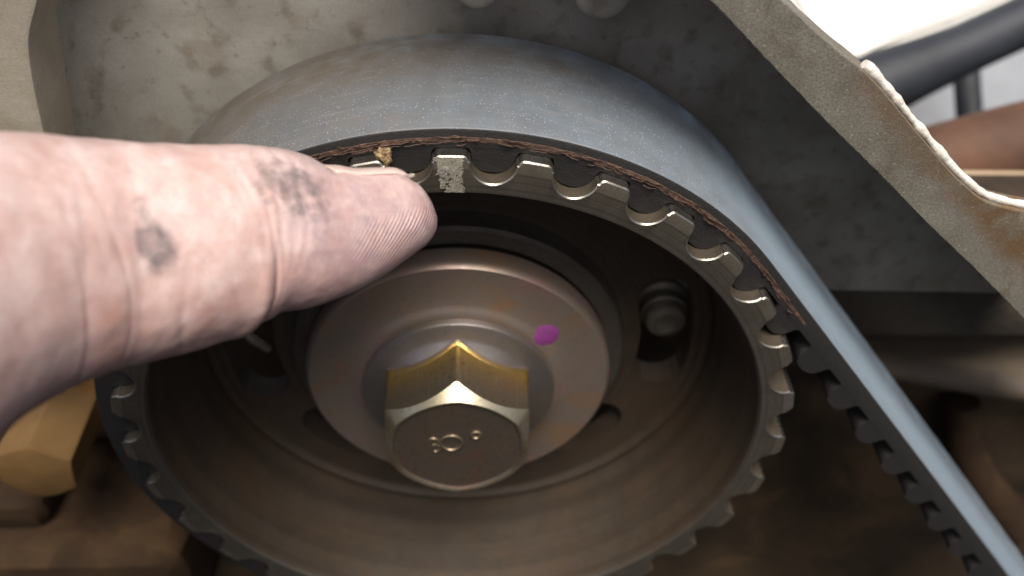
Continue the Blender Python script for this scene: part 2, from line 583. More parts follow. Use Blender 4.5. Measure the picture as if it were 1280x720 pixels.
# ------------------------------------------------------------------ engine block below
k = NT('oily_brown_casting')
n1 = k.noise(0.06, 5, 0.6, 0.4)
c = k.ramp(n1, [(0.3, (0.028, 0.021, 0.015)), (0.55, (0.060, 0.041, 0.024)), (0.75, (0.12, 0.078, 0.040))])
k.setp(Base_Color=c, Roughness=0.55, Metallic=0.1, Normal=k.bump(k.noise(0.6, 4), 0.4, 0.6))
M_BLOCK = k.m
k = NT('dark_grey_casting')
n1 = k.noise(0.07, 5, 0.6, 0.4)
c = k.ramp(n1, [(0.3, (0.045, 0.038, 0.03)), (0.7, (0.12, 0.098, 0.072))])
k.setp(Base_Color=c, Roughness=0.6, Metallic=0.1, Normal=k.bump(k.noise(0.8, 4), 0.4, 0.6))
M_BLOCKG = k.m
k = NT('brown_varnished_casting')
n1 = k.noise(0.09, 5, 0.6, 0.5)
k.setp(Base_Color=k.ramp(n1, [(0.3, (0.016, 0.009, 0.005)), (0.55, (0.034, 0.019, 0.009)), (0.75, (0.065, 0.037, 0.016))]), Roughness=0.85, Specular_IOR_Level=0.2, Normal=k.bump(k.noise(0.5, 4), 0.5, 0.6))
M_BROWN = k.m
k = NT('tan_grey_rib')
k.setp(Base_Color=k.mix(k.noise(0.1, 4), (0.13, 0.098, 0.066), (0.06, 0.045, 0.031)), Roughness=0.6, Normal=k.bump(k.noise(0.5, 4), 0.4, 0.6))
M_RIB = k.m
block = thing('engine_block', 'dark oily engine block below and behind the pulley', 'engine block', (0, 40, -95))
part('block_wall', box((-130, 38, -120), (130, 60, -3), 1.5), M_BLOCK, block)
part('face_panel', box((44, 29, -12), (125, 38.3, 0.3), 1.2), M_BLOCKG, block)
loops = []
for x, y0, z in ((44, 29.5, -15.2), (60, 28.5, -16.6), (80, 27, -19.6), (104, 26, -23.8), (128, 25, -28)):
    loops.append([(x, 38.3, z + 1.6), (x, y0 + 3, z + 0.4), (x, y0 + 1, z - 0.4), (x, y0, z - 1.6), (x, y0 + .4, z - 3.2), (x, y0 + 3, z - 5), (x, 38.3, z - 8)])
part('rib', loops_mesh(loops, True, True, True), M_RIB, block, angle=60)
part('rib', tube([(84, 34, -32), (86, 32, -40), (92, 31, -50), (103, 30, -62)], [3, 3.2, 3.6, 4], 20), M_BROWN, block)
part('bracket', box((-120, 9, -62), (-42, 38.4, -38), 6.0), M_BROWN, block)
part('bracket', box((-120, 14, -38.5), (-62, 38.4, -31), 3.6), M_BROWN, block)
part('boss', lathe([(13, 38.2), (12, 30), (11, 26.5), (9.8, 25.6), (0.02, 25.6)], 40, (-58, 0, -20)), M_BLOCK, block)


def hex_prism(c, R, y0, y1, cham, rot=0.0, n=96):
    """hexagon head with a turned chamfer, axis along Y, front at y0"""
    ap = R * math.cos(math.pi / 6)
    base, edge, ring = [], [], []
    for i in range(n):
        t = 2 * math.pi * i / n
        a = ((t - rot) % (math.pi / 3)) - math.pi / 6
        r = ap / math.cos(a)
        s, q = math.sin(t), math.cos(t)
        base.append((c[0] + r * s, c[1] + y1, c[2] + r * q))
        edge.append((c[0] + r * s, c[1] + y0 + (r - ap + .15) * cham, c[2] + r * q))
        ring.append((c[0] + (ap - .15) * s, c[1] + y0, c[2] + (ap - .15) * q))
    return loops_mesh([base, edge, ring], True, True, True)


k = NT('brass')
k.setp(Base_Color=k.mix(k.noise(0.3, 4), (0.36, 0.215, 0.085), (0.20, 0.115, 0.045)), Metallic=0.5, Roughness=0.5)
M_BRASS = k.m
plug = thing('brass_plug', 'blurred brass hexagon plug at the lower left under the finger', 'bolt', (-60, 25, -20))
part('head', hex_prism((-56.8, 0, -17.6), 5.6, 9.0, 24, 0.5, 0.12), M_BRASS, plug)
part('collar', lathe([(7.6, 25.9), (7.6, 22.4), (7.0, 21.8), (5, 21.8)], 48, (-56.8, 0, -17.6)), M_BRASS, plug)

# ------------------------------------------------------------------ pulley
R0, NT_ = 39.0, 31
PITCH = 2 * math.pi / NT_
T0 = -0.003
pul = thing('toothed_pulley', 'dark steel toothed belt pulley with recessed slotted web', 'pulley', (0, 10, -39))


def tooth_outline(per=36):
    """one pitch of the pulley outline as (angle offset, radius), centred on a land"""
    hp = PITCH / 2 * R0               # half pitch along the arc
    hw, dep, rb, rf = 2.35, 2.75, 1.95, 0.55
    pts = []
    # the land from 0 to its rounded corner, then the round-bottomed valley (half), mirrored
    xl = hp - hw - rf
    half = [(x, 0.0) for x in np.linspace(0, xl, 5)]
    for a in np.linspace(0, math.pi / 2 * 0.93, 6)[1:]:
        half.append((xl + rf * math.sin(a), -rf * (1 - math.cos(a))))
    # valley circle centre
    cx, cy = hp, -(dep - rb)
    for a in np.linspace(math.radians(-6), math.pi / 2, 9):
        half.append((cx - rb * math.cos(a) - (hw - rb) * (1 - math.sin(max(a, 0))) * 0.6, cy - rb * math.sin(a)))
    half = [(x, y) for x, y in half]
    full = [(-x, y) for x, y in reversed(half[1:-1])] + half
    return [(x / R0, R0 + y) for x, y in full]


TO = tooth_outline()
ring_a, ring_r = [], []
for kq in range(NT_):
    for a, r in TO:
        ring_a.append(T0 + kq * PITCH + a)
        ring_r.append(r)
ring_a = np.array(ring_a)
ring_r = np.array(ring_r)
NP = len(ring_a)


def ringpts(a, r, y):
    y = np.broadcast_to(y, a.shape)
    return [(float(rr * math.sin(t)), float(yy), float(rr * math.cos(t))) for t, rr, yy in zip(a, np.broadcast_to(r, a.shape), y)]


def toothed_ring():
    # inward normal of the outline for a true-width front chamfer
    P = np.c_[ring_r * np.sin(ring_a), ring_r * np.cos(ring_a)]
    tg = np.roll(P, -1, 0) - np.roll(P, 1, 0)
    nn = np.c_[tg[:, 1], -tg[:, 0]]
    nn /= np.linalg.norm(nn, axis=1)[:, None]
    sgn = np.sign((nn * P).sum(1).mean())
    nn = -nn * sgn
    def off(d):
        Q = P + nn * d
        return np.arctan2(Q[:, 0], Q[:, 1]), np.hypot(Q[:, 0], Q[:, 1])
    wob = np.array([0.04 * fbm((x, 5, z), 0.8, 3) for x, z in P])
    a1, r1 = off(0.13)
    tip = 37.75
    r_l1 = np.minimum(r1 - 0.05, tip)
    y2 = 0.20 * np.maximum(0, r1 - tip)
    ri = 35.0
    loops = [ringpts(ring_a, 32.6, 16.3), ringpts(ring_a, ri - 0.35, 2.0), ringpts(ring_a, ri - 0.05, 0.35), ringpts(ring_a, ri + 0.2, 0.05), ringpts(a1, r_l1, 0.0 + 0 * wob),
             ringpts(a1, r1, y2 + wob * 0.5), ringpts(ring_a, ring_r, y2 + 0.13 + wob), ringpts(ring_a, ring_r, 21.0), ringpts(ring_a, 33.5, 21.0), ringpts(ring_a, 32.6, 16.3)]
    v, f = loops_mesh(loops)
    n = NP
    idx = []
    for L in range(len(loops) - 1):
        for i in range(n):
            land = ring_r[i] > 38.4
            if L == 0 or L == 1:
                idx.append(3)
            elif L == 4 and land:
                idx.append(4)
            elif L == 5:
                idx.append(1)
            elif L == 6:
                idx.append(2 if land else 5)
            else:
                idx.append(0)
    return v, f, idx


part('toothed_rim', toothed_ring(), [M_PULLEY, M_EDGE, M_LAND, M_WEB, M_TIP, M_VALLEY], pul, angle=28)


def web_geo():
    """slotted disc, cut as polygons with holes by triangulating"""
    bm = bmesh.new()
    def loop(pts):
        vs = [bm.verts.new((x, 16.0, z)) for x, z in pts]
        es = [bm.edges.new((vs[i], vs[(i + 1) % len(vs)])) for i in range(len(vs))]
        return es
    E = loop([(32.7 * math.sin(t), 32.7 * math.cos(t)) for t in np.linspace(0, 2 * math.pi, 97)[:-1]])
    E += loop([(15 * math.sin(t), 15 * math.cos(t)) for t in np.linspace(0, 2 * math.pi, 65)[:-1]])
    def kidney(mid, half, ri, ro):
        rc, w = (ri + ro) / 2, (ro - ri) / 2
        h = RAD(half) - w / rc
        pts = []
        for t in np.linspace(RAD(mid) - h, RAD(mid) + h, 8):
            pts.append((ro * math.sin(t), ro * math.cos(t)))
        te = RAD(mid) + h
        for a in np.linspace(0, math.pi, 9)[1:-1]:
            pts.append(((rc + w * math.cos(a)) * math.sin(te) + w * math.sin(a) * math.cos(te), (rc + w * math.cos(a)) * math.cos(te) - w * math.sin(a) * math.sin(te)))
        for t in np.linspace(RAD(mid) + h, RAD(mid) - h, 8):
            pts.append((ri * math.sin(t), ri * math.cos(t)))
        te = RAD(mid) - h
        for a in np.linspace(math.pi, 0, 9)[1:-1]:
            pts.append(((rc + w * math.cos(a)) * math.sin(te) - w * math.sin(a) * math.cos(te), (rc + w * math.cos(a)) * math.cos(te) + w * math.sin(a) * math.sin(te)))
        return pts
    for mid, half, ri, ro in ((86, 20, 23.4, 30.2), (-94, 18, 23.6, 30.2), (134, 14, 21.5, 27.5), (-136, 14, 21.5, 27.5)):
        E += loop(kidney(mid, half, ri, ro))
    bmesh.ops.triangle_fill(bm, use_beauty=True, edges=E)
    r = bmesh.ops.extrude_face_region(bm, geom=bm.faces[:])
    for e in r['geom']:
        if isinstance(e, bmesh.types.BMVert):
            e.co.y = 19.5
    bm.verts.index_update()
    g = [tuple(v.co) for v in bm.verts], [tuple(v.index for v in f.verts) for f in bm.faces]
    bm.free()
    return g


part('web', web_geo(), M_WEB, pul, smooth=False)
part('web_ridge', lathe([(32.9, 16.2), (32.6, 15.3), (32.1, 15.05), (31.5, 15.1), (31.1, 15.6), (31.0, 16.2)], 128), M_WEB, pul)
part('hub', lathe([(21.3, 16.2), (20.9, 15.6), (20.9, 13.5), (20.5, 13.1), (18.7, 13.1), (18.35, 13.4), (18.3, 14.4), (14, 14.5)], 128), M_HUB, pul)

# fuzzy pale paint mark over one tooth
k = NT('worn_timing_paint')
n1 = k.noise(4.5, 6, 0.75, 2.0)
n2 = k.noise(2.0, 4, 0.7, 2.0)
k.setp(Base_Color=k.ramp(n1, [(0.36, (0.06, 0.05, 0.035)), (0.5, (0.40, 0.37, 0.29)), (0.66, (0.80, 0.77, 0.66))]), Roughness=0.45,
       Metallic=0.2, Normal=k.bump(n1, 0.4, 1.0))
M_MARK = k.m


def mark_geo():
    xs = np.linspace(-1.75, 1.45, 44)
    rs = np.linspace(35.25, 38.95, 52)
    v, f = [], []
    keep = {}
    for i, x in enumerate(xs):
        for j, r in enumerate(rs):
            h = 0.07 + 0.06 * max(0, fbm((x, 2, r), 3.2, 4) + 0.25)
            y = 0.20 * max(0, r - 37.75) - h
            keep[i, j] = len(v)
            v.append((x, y, math.sqrt(r * r - x * x)))
    for i in range(len(xs) - 1):
        for j in range(len(rs) - 1):
            x, r = (xs[i] + xs[i + 1]) / 2, (rs[j] + rs[j + 1]) / 2
            t = (r - 35.25) / 3.7
            c0 = -0.15 + 0.35 * (0.5 - t)
            w = 1.05 + 0.45 * t
            edge = w - abs(x - c0) + 0.35 * fbm((x, 7, r), 1.5, 4)
            if edge > 0.12 and fbm((x, 3, r), 2.2, 4) > -0.62:
                f.append((keep[i, j], keep[i + 1, j], keep[i + 1, j + 1], keep[i, j + 1]))
    used = sorted({q for a in f for q in a})
    mp = {q: n for n, q in enumerate(used)}
    return [v[q] for q in used], [tuple(mp[q] for q in a) for a in f]


mk = part('timing_mark', mark_geo(), M_MARK, pul)
mk['label'] = 'pale worn paint mark on one tooth beside the fingertip'

# ------------------------------------------------------------------ washer and bolt
wash = thing('washer', 'large dull zinc washer with a purple paint dot under the bolt', 'washer', (0, 10, -18.8))
WASH = [(9, 12.6), (18.3, 12.6), (18.75, 12.2), (18.84, 10.0), (18.7, 9.45), (18.3, 9.05), (17.2, 8.95), (15.0, 8.9), (13.4, 8.72), (12.7, 8.45), (12.3, 8.2), (11.9, 8.14), (9, 8.14)]
part('disc', lathe(WASH, 160), M_WASHER, wash)


def dot_geo():
    cx, cz, n = 10.5, 8.44, 28
    rim, rim2, v = [], [], []
    for i in range(n):
        t = 2 * math.pi * i / n
        r = 1.5 * (1 + 0.16 * fbm((math.cos(t), 4, math.sin(t)), 1.3, 3))
        for lst, kf, dy in ((rim, 1.05, 0.02), (rim2, 0.85, -0.12)):
            x, z = cx + kf * r * math.cos(t), cz + kf * r * math.sin(t)
            lst.append((x, float(np.interp(math.hypot(x, z), [11.9, 12.3, 12.7, 13.4, 15.0, 17.2], [8.14, 8.2, 8.45, 8.72, 8.9, 8.95])) + dy, z))
    vv, f = loops_mesh([rim, rim2], True, False, True)
    return vv, f


part('paint_dot', dot_geo(), M_PURPLE, wash)

bolt = thing('hex_bolt', 'yellow zinc hexagon flange bolt at the centre of the pulley', 'bolt', (0, 8, -11.8))
part('flange', lathe([(9, 8.12), (11.5, 8.12), (11.76, 7.9), (11.76, 7.35), (11.6, 7.05), (11.2, 6.9), (10.0, 6.75), (9.3, 6.55), (7.5, 5.0)], 128), M_FLANGE, bolt)


def head_geo():
    ap, n = 9.52 * math.cos(math.pi / 6), 240
    fr = 7.85
    L = [[] for _ in range(8)]
    for i in range(n):
        t = 2 * math.pi * i / n
        a = (t % (math.pi / 3)) - math.pi / 6
        r = ap / math.cos(a)
        r = min(r, 9.44)
        s, q = math.sin(t), math.cos(t)
        lip = 0.28
        yb = 5.35 + (r - ap) * 1.05
        fq = 7.8 + (r - ap) * 0.2
        yf = -1.5 + (r - fq) * 1.25
        for li, (rr, yy) in enumerate(((r - .7, yb + .25), (r + lip, yb), (r + lip * .8, yb - 0.22), (r, yb - 0.55), (r, yf), (fq, -1.55), (fq - .3, -1.5), (fq - .65, -1.28))):
            L[li].append((rr * s, yy, rr * q))
    v, f = loops_mesh(L)
    idx = []
    for l in range(7):
        idx += [2 if l < 2 else (0 if l < 4 else (1 if l in (4, 5) else 3))] * n
    # slightly dished front face
    o = (len(L) - 1) * n
    rings = [o]
    for rr, yy in ((4.5, -1.22), (1.5, -1.2)):
        rings.append(len(v))
        v += [(rr * math.sin(2 * math.pi * i / n), yy, rr * math.cos(2 * math.pi * i / n)) for i in range(n)]
    for a, b in zip(rings, rings[1:]):
        for i in range(n):
            j = (i + 1) % n
            f.append((a + i, a + j, b + j, b + i))
            idx.append(3)
    f.append(tuple(rings[-1] + i for i in range(n)))
    idx.append(3)
    return v, f, idx


M_LIPB = m_zinc('pink_zinc_edge', (0.62, 0.42, 0.36), (0.58, 0.44, 0.40), (0.5, 0.36, 0.34), 0.32, 0.3)
part('head', head_geo(), [M_BOLT, M_CHAMF, M_LIPB, M_BOLTFACE], bolt, angle=22)


def torus(c, R, r, a0=0, a1=360, n=28):
    pts = [(c[0] + R * math.sin(t), c[1], c[2] + R * math.cos(t)) for t in np.linspace(RAD(a0), RAD(a1), n)]
    return tube(pts, r, 8)


M_STAMP = m_zinc('rubbed_stamp', (0.36, 0.28, 0.18), (0.32, 0.26, 0.18), (0.28, 0.21, 0.14), 0.42, 0.6)
part('stamped_ring', torus((-0.7, -1.27, 0.75), 1.25, 0.16), M_STAMP, bolt)
part('stamped_ring', torus((2.15, -1.27, 2.1), 0.55, 0.17), M_STAMP, bolt)
part('stamped_mark', join(torus((-2.75, -1.27, 1.0), 0.55, 0.15, -100, 170), torus((-2.55, -1.27, -0.15), 0.6, 0.13, -30, 190)), M_STAMP, bolt)

# ------------------------------------------------------------------ belt
belt = thing('timing_belt', 'black toothed rubber timing belt with sky-sheened back wrapped over the pulley', 'timing belt', (41, 10, -10))
TH = RAD(51.5)
BY0, BY1 = 1.6, 20.3
SPAN_R, SPAN_L = 110.0, 60.0
ARC = math.pi * R0


def belt_at(s, r):
    """point at arc length s (0 at the right tangent, measured on R0, running back over the top) and distance r from the pulley axis"""
    if s < 0:
        p = Vector((math.sin(TH), math.cos(TH))) * r + Vector((math.cos(TH), -math.sin(TH))) * (-s)
        return p
    if s <= ARC:
        t = TH - s / R0
        return Vector((math.sin(t), math.cos(t))) * r
    t = TH - math.pi
    return Vector((math.sin(t), math.cos(t))) * r + Vector((math.cos(TH), -math.sin(TH))) * (s - ARC)


SS = np.r_[np.linspace(-SPAN_R, 0, 70)[:-1], np.linspace(0, ARC, 150), np.linspace(ARC, ARC + SPAN_L, 20)[1:]]


def strip(r0, r1, y0, y1, rnd=0.25, wob=0.0, seg=(0.0,)):
    loops = []
    for s in SS:
        w = 0
        if wob:
            w = wob * fbm((s, 1, 0), 0.35, 4)
        prof = [(r0, y1), (r0, y0), (r1 - rnd, y0), (r1 - rnd * .3, y0 + rnd * .3 ), (r1, y0 + rnd)]
        prof += [(r1, y0 + (y1 - y0) * t) for t in (.25, .5, .75)] + [(r1, y1 - rnd), (r1 - rnd, y1)]
        ring = []
        for r, y in prof:
            p = belt_at(s, r + w * (r > r0 + .2))
            ring.append((p.x, y, p.y))
        loops.append(ring)
    v, f = loops_mesh(loops, True, True, True)
    return v, f


bk = strip(39.05, 41.1, BY0, BY1, 0.22)
idx = []
npf = 10
for i in range(len(SS) - 1):
    for j in range(npf):
        idx.append(1 if 3 <= j <= 8 else 0)
idx += [0, 0]
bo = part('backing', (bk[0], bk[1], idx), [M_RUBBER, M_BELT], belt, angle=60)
# sky sheen painted on right-hand run; rear edge: oily dirt plus painted flange shade
dust_sheen = np.zeros((len(SS), npf), dtype=np.float32)
oil_shade_w = np.zeros((len(SS), npf), dtype=np.float32)
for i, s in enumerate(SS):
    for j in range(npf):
        dust_sheen[i, j] = 0.12 + 0.88 * float(1 - smoothstep(0, 66, s))
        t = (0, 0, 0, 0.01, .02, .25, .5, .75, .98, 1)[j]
        oil_shade_w[i, j] = min(1.0, float(smoothstep(.42, .95, t)) * 0.9 + 0.35 * float(smoothstep(.2, .6, t)) * float(smoothstep(15, 50, s)))
for nm, arr in (('dust_sheen', dust_sheen), ('oil_shade', oil_shade_w)):
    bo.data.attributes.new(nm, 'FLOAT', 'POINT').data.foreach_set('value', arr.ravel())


def cord_geo():
    loops = []
    for s in np.linspace(-22, ARC - 42, 520):
        w = 0.06 * fbm((s, 3, 0), 0.9, 4)
        d = 0.04 + 0.05 * fbm((s, 9, 0), 1.7, 4)
        fade = float(smoothstep(-22, 6, np.array(s))) * 1.6 - 0.6
        tp = float(smoothstep(-22, 0, np.array(s)))
        ring = []
        for r, y in ((39.62 + w, BY0 + .1), (39.68 + w, BY0 - d * fade), (39.92 + w * .5, BY0 - d * 1.3 * fade), (40.16 - w, BY0 - d * fade), (40.24 - w, BY0 + .1)):
            p = belt_at(s, 39.93 + (r - 39.93) * tp)
            ring.append((p.x, y, p.y))
        loops.append(ring)
    return loops_mesh(loops, False)


cord = part('cord_layer', cord_geo(), M_CORD, belt)


def fray_geo():
    gs = []
    rr = random.Random(3)
    for i in range(150):
        s = rr.uniform(-8, 70)
        L = rr.uniform(0.6, 2.2)
        r = rr.uniform(39.5, 40.3)
        dr = rr.uniform(-0.25, 0.25)
        pts = []
        for t in np.linspace(0, 1, 5):
            p = belt_at(s + L * t, r + dr * t)
            pts.append((p.x, BY0 - 0.12 - 0.22 * math.sin(t * 3.0) * rr.random(), p.y))
        gs.append(tube(pts, 0.045, 5))
    return join(*gs)


fr = part('frayed_fibres', fray_geo(), M_CORD, cord)
fr['kind'] = 'stuff'


def tooth_mesh():
    """one belt tooth, arc length along x, hanging down from the backing"""
    hw, dep = 2.3, 2.55
    prof = [(hw + .45, 0.12), (hw + .02, -0.15)]
    for a in np.linspace(RAD(4), RAD(176), 15):
        c_, s_ = math.cos(a), math.sin(a)
        kx = (abs(c_) ** 2.6 + abs(s_) ** 2.6) ** (-1 / 2.6)
        prof.append((2.12 * c_ * kx, -0.35 - (dep - 0.35) * s_ * kx))
    prof += [(-hw - .02, -0.15), (-hw - .45, 0.12)]
    return prof


TP = tooth_mesh()
s0 = R0 * (TH - (T0 + 0.5 * PITCH))     # arc position of the valley between the first two lands
s0 = s0 % (PITCH * R0)
ti = 0
for q in range(-14, 30):
    sc = s0 + q * PITCH * R0
    if sc < -SPAN_R + 4 or sc > ARC + SPAN_L - 4:
        continue
    loops = []
    for y, ins in ((BY0 + .02, 0.12), (BY0 + .14, 0.0), (BY1 - .2, 0.0)):
        ring = []
        for x, d in TP:
            if -PITCH * R0 < sc < ARC + PITCH * R0 or True:
                p = belt_at(sc + x * (1 - ins * .1), 39.05 + d * (1 - ins * .05))
            ring.append((p.x, y, p.y))
        loops.append(ring)
    part('tooth', loops_mesh(loops, True, True, True), M_RUBBER, belt)

# crumb of old belt caught on a tooth next to the fingertip
def crumb():
    bm = bmesh.new()
    bmesh.ops.create_icosphere(bm, subdivisions=3, radius=1.0)
    for v in bm.verts:
        d = 1 + 0.55 * fbm(v.co, 1.6, 4)
        v.co = Vector((v.co.x * 0.75, v.co.y * 0.6, v.co.z * 0.8)) * d
        v.co += Vector((-6.1, 0.9, 38.6))
    bm.verts.index_update()
    g = [tuple(v.co) for v in bm.verts], [tuple(v.index for v in f.verts) for f in bm.faces]
    bm.free()
    return g


k = NT('rusty_crumb')
k.setp(Base_Color=k.ramp(k.noise(1.8, 5), [(0.35, (0.12, 0.07, 0.03)), (0.65, (0.45, 0.33, 0.17))]), Roughness=0.7, Normal=k.bump(k.noise(3, 5), 0.3, 1.0))
g = crumb()
cr = mesh_obj('belt_debris', g[0], g[1], k.m, origin=(-6.1, 0.9, 38.0))
tag(cr, 'small rusty crumb stuck on the tooth next to the fingernail', 'debris')

M_STUD = m_metal('dull_stud_steel', (0.20, 0.175, 0.135), (0.10, 0.08, 0.056), 0.5, 0.4)
# studs seen through the slots of the pulley
x, z = 27.2, 0.8
st = thing('stud', 'dull round stud end seen through the right slot of the pulley', 'stud', (x, 24, z))
part('shank', lathe([(3.6, 24.0), (3.6, 22.8), (2.9, 22.4), (2.75, 21.5), (2.75, 19.4), (2.5, 18.9), (1.6, 18.6), (1.4, 19.0), (0.02, 19.1)], 40, (x, 0, z)), M_STUD, st)
part('collar', lathe([(3.1, 21.6), (3.1, 20.6), (2.7, 20.4)], 40, (x, 0, z)), M_STUD, st)
g = tube([(-31.0, 24.2, 5.5), (-30.0, 20.5, 3.4), (-28.8, 18.0, 1.8), (-26.8, 17.2, -0.6), (-25.0, 17.4, -2.6)], [0.6, 0.6, 0.62, 0.66, 0.5], 14)
wc = mesh_obj('wire_clip', g[0], g[1], M_STUD, origin=(-30, 24, 3))
tag(wc, 'thin bent wire seen through the left pulley slot under the finger', 'wire')

# ------------------------------------------------------------------ the hand: one pointing finger
# centre line and half height of the finger, from the knuckle outside the picture to the tip
FING = [
    (-420, -41.84, -33.67, 50.33, 12.6), (-330, -40.25, -32.06, 47.70, 13.6), (-240, -38.21, -29.88, 45.74, 13.3), (-150, -35.73, -27.12, 44.48, 12.21),
    (-70, -33.32, -24.03, 43.59, 10.81), (0, -31.08, -21.14, 42.46, 10.06), (60, -28.84, -18.87, 41.38, 9.60),
    (120, -26.35, -16.58, 40.33, 9.13), (180, -23.44, -14.68, 39.62, 8.69), (240, -20.33, -12.71, 39.02, 8.18),
    (290, -17.60, -10.97, 38.58, 7.55), (320, -15.86, -10.07, 38.33, 7.15), (345, -14.37, -9.51, 37.99, 6.88),
    (380, -12.22, -8.95, 37.39, 6.49), (410, -10.33, -8.33, 36.99, 6.02), (440, -8.40, -7.65, 36.81, 5.42),
    (470, -6.42, -7.07, 36.67, 4.72), (495, -4.74, -6.49, 36.67, 4.15), (515, -3.38, -6.08, 36.75, 3.42),
    (527, -2.56, -5.74, 36.89, 2.62), (534, -2.08, -5.51, 37.02, 1.80), (538, -1.85, -5.38, 37.07, 0.6)]
FA = np.array(FING)
NSEC, NPH = 400, 160
qs = np.r_[np.linspace(-420, 0, 70)[:-1], np.linspace(0, 500, 270)[:-1], 500 + 38 * np.sin(np.linspace(0, math.pi / 2, 62))]
FC = np.c_[[spline(FA[:, 0], FA[:, i], qs) for i in (1, 2, 3)]].T + np.outer(0.95 * (1 - smoothstep(20, 270, qs)) + 0.75 * smoothstep(420, 515, qs), np.array(up))
FR = spline(FA[:, 0], FA[:, 4], qs) * (0.985 - 0.035 * (1 - smoothstep(60, 300, qs)) - 0.05 * smoothstep(360, 430, qs) * (1 - smoothstep(490, 525, qs)))
cup = np.array(up)
ph = np.linspace(0, 2 * math.pi, NPH, endpoint=False)


def finger_frame(i):
    a, b = max(i - 12, 0), min(i + 12, len(qs) - 1)
    T = FC[b] - FC[a]
    T /= np.linalg.norm(T)
    U = cup - T * (cup @ T)
    U /= np.linalg.norm(U)
    return T, U, np.cross(T, U)


def finger_geo():
    V, grime, red, pad, filmw = [], [], [], [], []
    for i, q in enumerate(qs):
        T, U, W = finger_frame(i)
        r = FR[i]
        for t in ph:
            c, s = math.cos(t), math.sin(t)
            deg = math.degrees(t)
            rw = r * (0.97 - 0.05 * smoothstep(440, 538, q))
            # superellipse, a bit fuller on the pad side
            ex = 2.25
            k_ = (abs(c) ** ex + abs(s) ** ex) ** (-1 / ex)
            p = FC[i] + U * c * r * k_ + W * s * rw * k_
            nrm = U * c + W * s
            d = 0.0
            w_front = math.exp(-((deg - 125) / 55) ** 2)
            # fold of the end joint on the palm side: leans back towards the tip at the top
            line = 318 + 34 * math.cos(t - 0.4) * 0.9 + 3 * math.sin(deg * 0.11)
            dd = q - line
            low = float(smoothstep(92, 128, np.array(deg)) * (1 - smoothstep(215, 260, np.array(deg))))
            d -= 0.26 * low * math.exp(-(dd / 5.5) ** 2)
            d += 0.42 * low * math.exp(-((dd + 22) / 19) ** 2)
            d += 0.18 * low * math.exp(-((dd - 30) / 24) ** 2)
            # shallow wrinkles over the end joint and the middle joint
            wr = math.exp(-((q - 335) / 40) ** 2) * float(smoothstep(5, 30, np.array(deg)) * (1 - smoothstep(95, 125, np.array(deg))))
            d += 0.03 * wr * math.sin(q * 0.38 + 2.2 * math.sin(t * 3) + 3 * noise.noise(Vector(p) * 0.5))
            w2 = math.exp(-((q - 70) / 55) ** 2)
            l2 = 84 - 24 * math.cos(t * 1.0) + 5 * math.sin(deg * 0.07)
            d -= 0.13 * (0.3 + abs(noise.noise(Vector((q * 0.03, deg * 0.06, 1))))) * w2 * math.exp(-((q - l2) / 7.0) ** 2) * math.exp(-((deg - 105) / 70) ** 2)
            l3 = 40 + 18 * math.cos(t) + 6 * math.sin(deg * 0.05)
            d -= 0.05 * math.exp(-((q - l3) / 9.0) ** 2) * math.exp(-((deg - 80) / 55) ** 2)
            l4 = 205 + 16 * math.cos(t * 1.2) + 4 * math.sin(deg * 0.09)
            d -= 0.10 * math.exp(-((q - l4) / 6.0) ** 2) * math.exp(-((deg - 140) / 32) ** 2)
            l5 = 135 + 20 * math.cos(t * 0.9)
            d -= 0.04 * math.exp(-((q - l5) / 9.0) ** 2) * math.exp(-((deg - 60) / 40) ** 2)
            # nail bed: skin sinks a little under the nail and folds up at its sides
            nb = float(smoothstep(405, 425, np.array(q)))
            dn = (deg + 180) % 360 - 180
            if nb > 0:
                d -= 0.36 * nb * float(1 - smoothstep(28, 36, np.array(abs(dn + 13) - 12)))
                d += 0.10 * nb * math.exp(-((dn - 48) / 9) ** 2) * (1 - float(smoothstep(505, 530, np.array(q))))
            # unevenness
            d += 0.12 * fbm(p, 0.22, 3) + 0.02 * fbm(p, 1.3, 3)
            d *= min(1.0, r / 3.0)
            p = p + nrm * d
            V.append(tuple(p))
            # stains
            n1 = fbm(p, 0.35, 4)
            n2 = fbm((p[0] + 40, p[1], p[2]), 0.9, 4)
            g1 = math.exp(-(((q - 158 - 0.5 * (deg - 83)) / 36) ** 2 + ((deg - 87) / 22) ** 2)) * 1.7 + 0.9 * n1 * math.exp(-(((q - 155) / 40) ** 2 + ((deg - 84) / 28) ** 2)) - 0.45
            g2 = math.exp(-(((q - 345) / 42) ** 2 + ((deg - 62) / 20) ** 2)) * 1.15 + 0.7 * n2 * math.exp(-(((q - 350) / 45) ** 2 + ((deg - 62) / 24) ** 2)) - 0.18
            g3 = math.exp(-(((q - 385) / 26) ** 2 + ((deg - 80) / 12) ** 2)) * 0.6 + 0.3 * n2 - 0.2
            g4 = 0.35 * float(smoothstep(480, 530, np.array(q))) * (0.4 + n2)
            g = max(0.0, min(1.0, g1)) * 0.8 + max(0.0, min(0.75, g2)) + max(0, min(0.6, g3)) * math.exp(-((q - 390) / 60) ** 2) + max(0, g4)
            grime.append(min(1.0, g))
            rd = 0.9 * math.exp(-((deg - 150) / 45) ** 2) * (0.55 + 0.45 * math.exp(-((q - 330) / 90) ** 2)) + 0.25 * n1 + 0.35 * math.exp(-((q - 70) / 60) ** 2 - ((deg - 120) / 50) ** 2)  # redder underside: flushed skin plus shade painted into the colour
            red.append(max(0.0, min(1.0, rd)))
            pd = float(smoothstep(405, 465, np.array(q)) * smoothstep(80, 112, np.array(deg)) * (1 - smoothstep(230, 270, np.array(deg))))
            pad.append(pd)
            filmw.append(float(smoothstep(270, 400, np.array(q))) * (0.55 + 0.45 * math.exp(-((deg - 100) / 60) ** 2)))
    n = NPH
    f = []
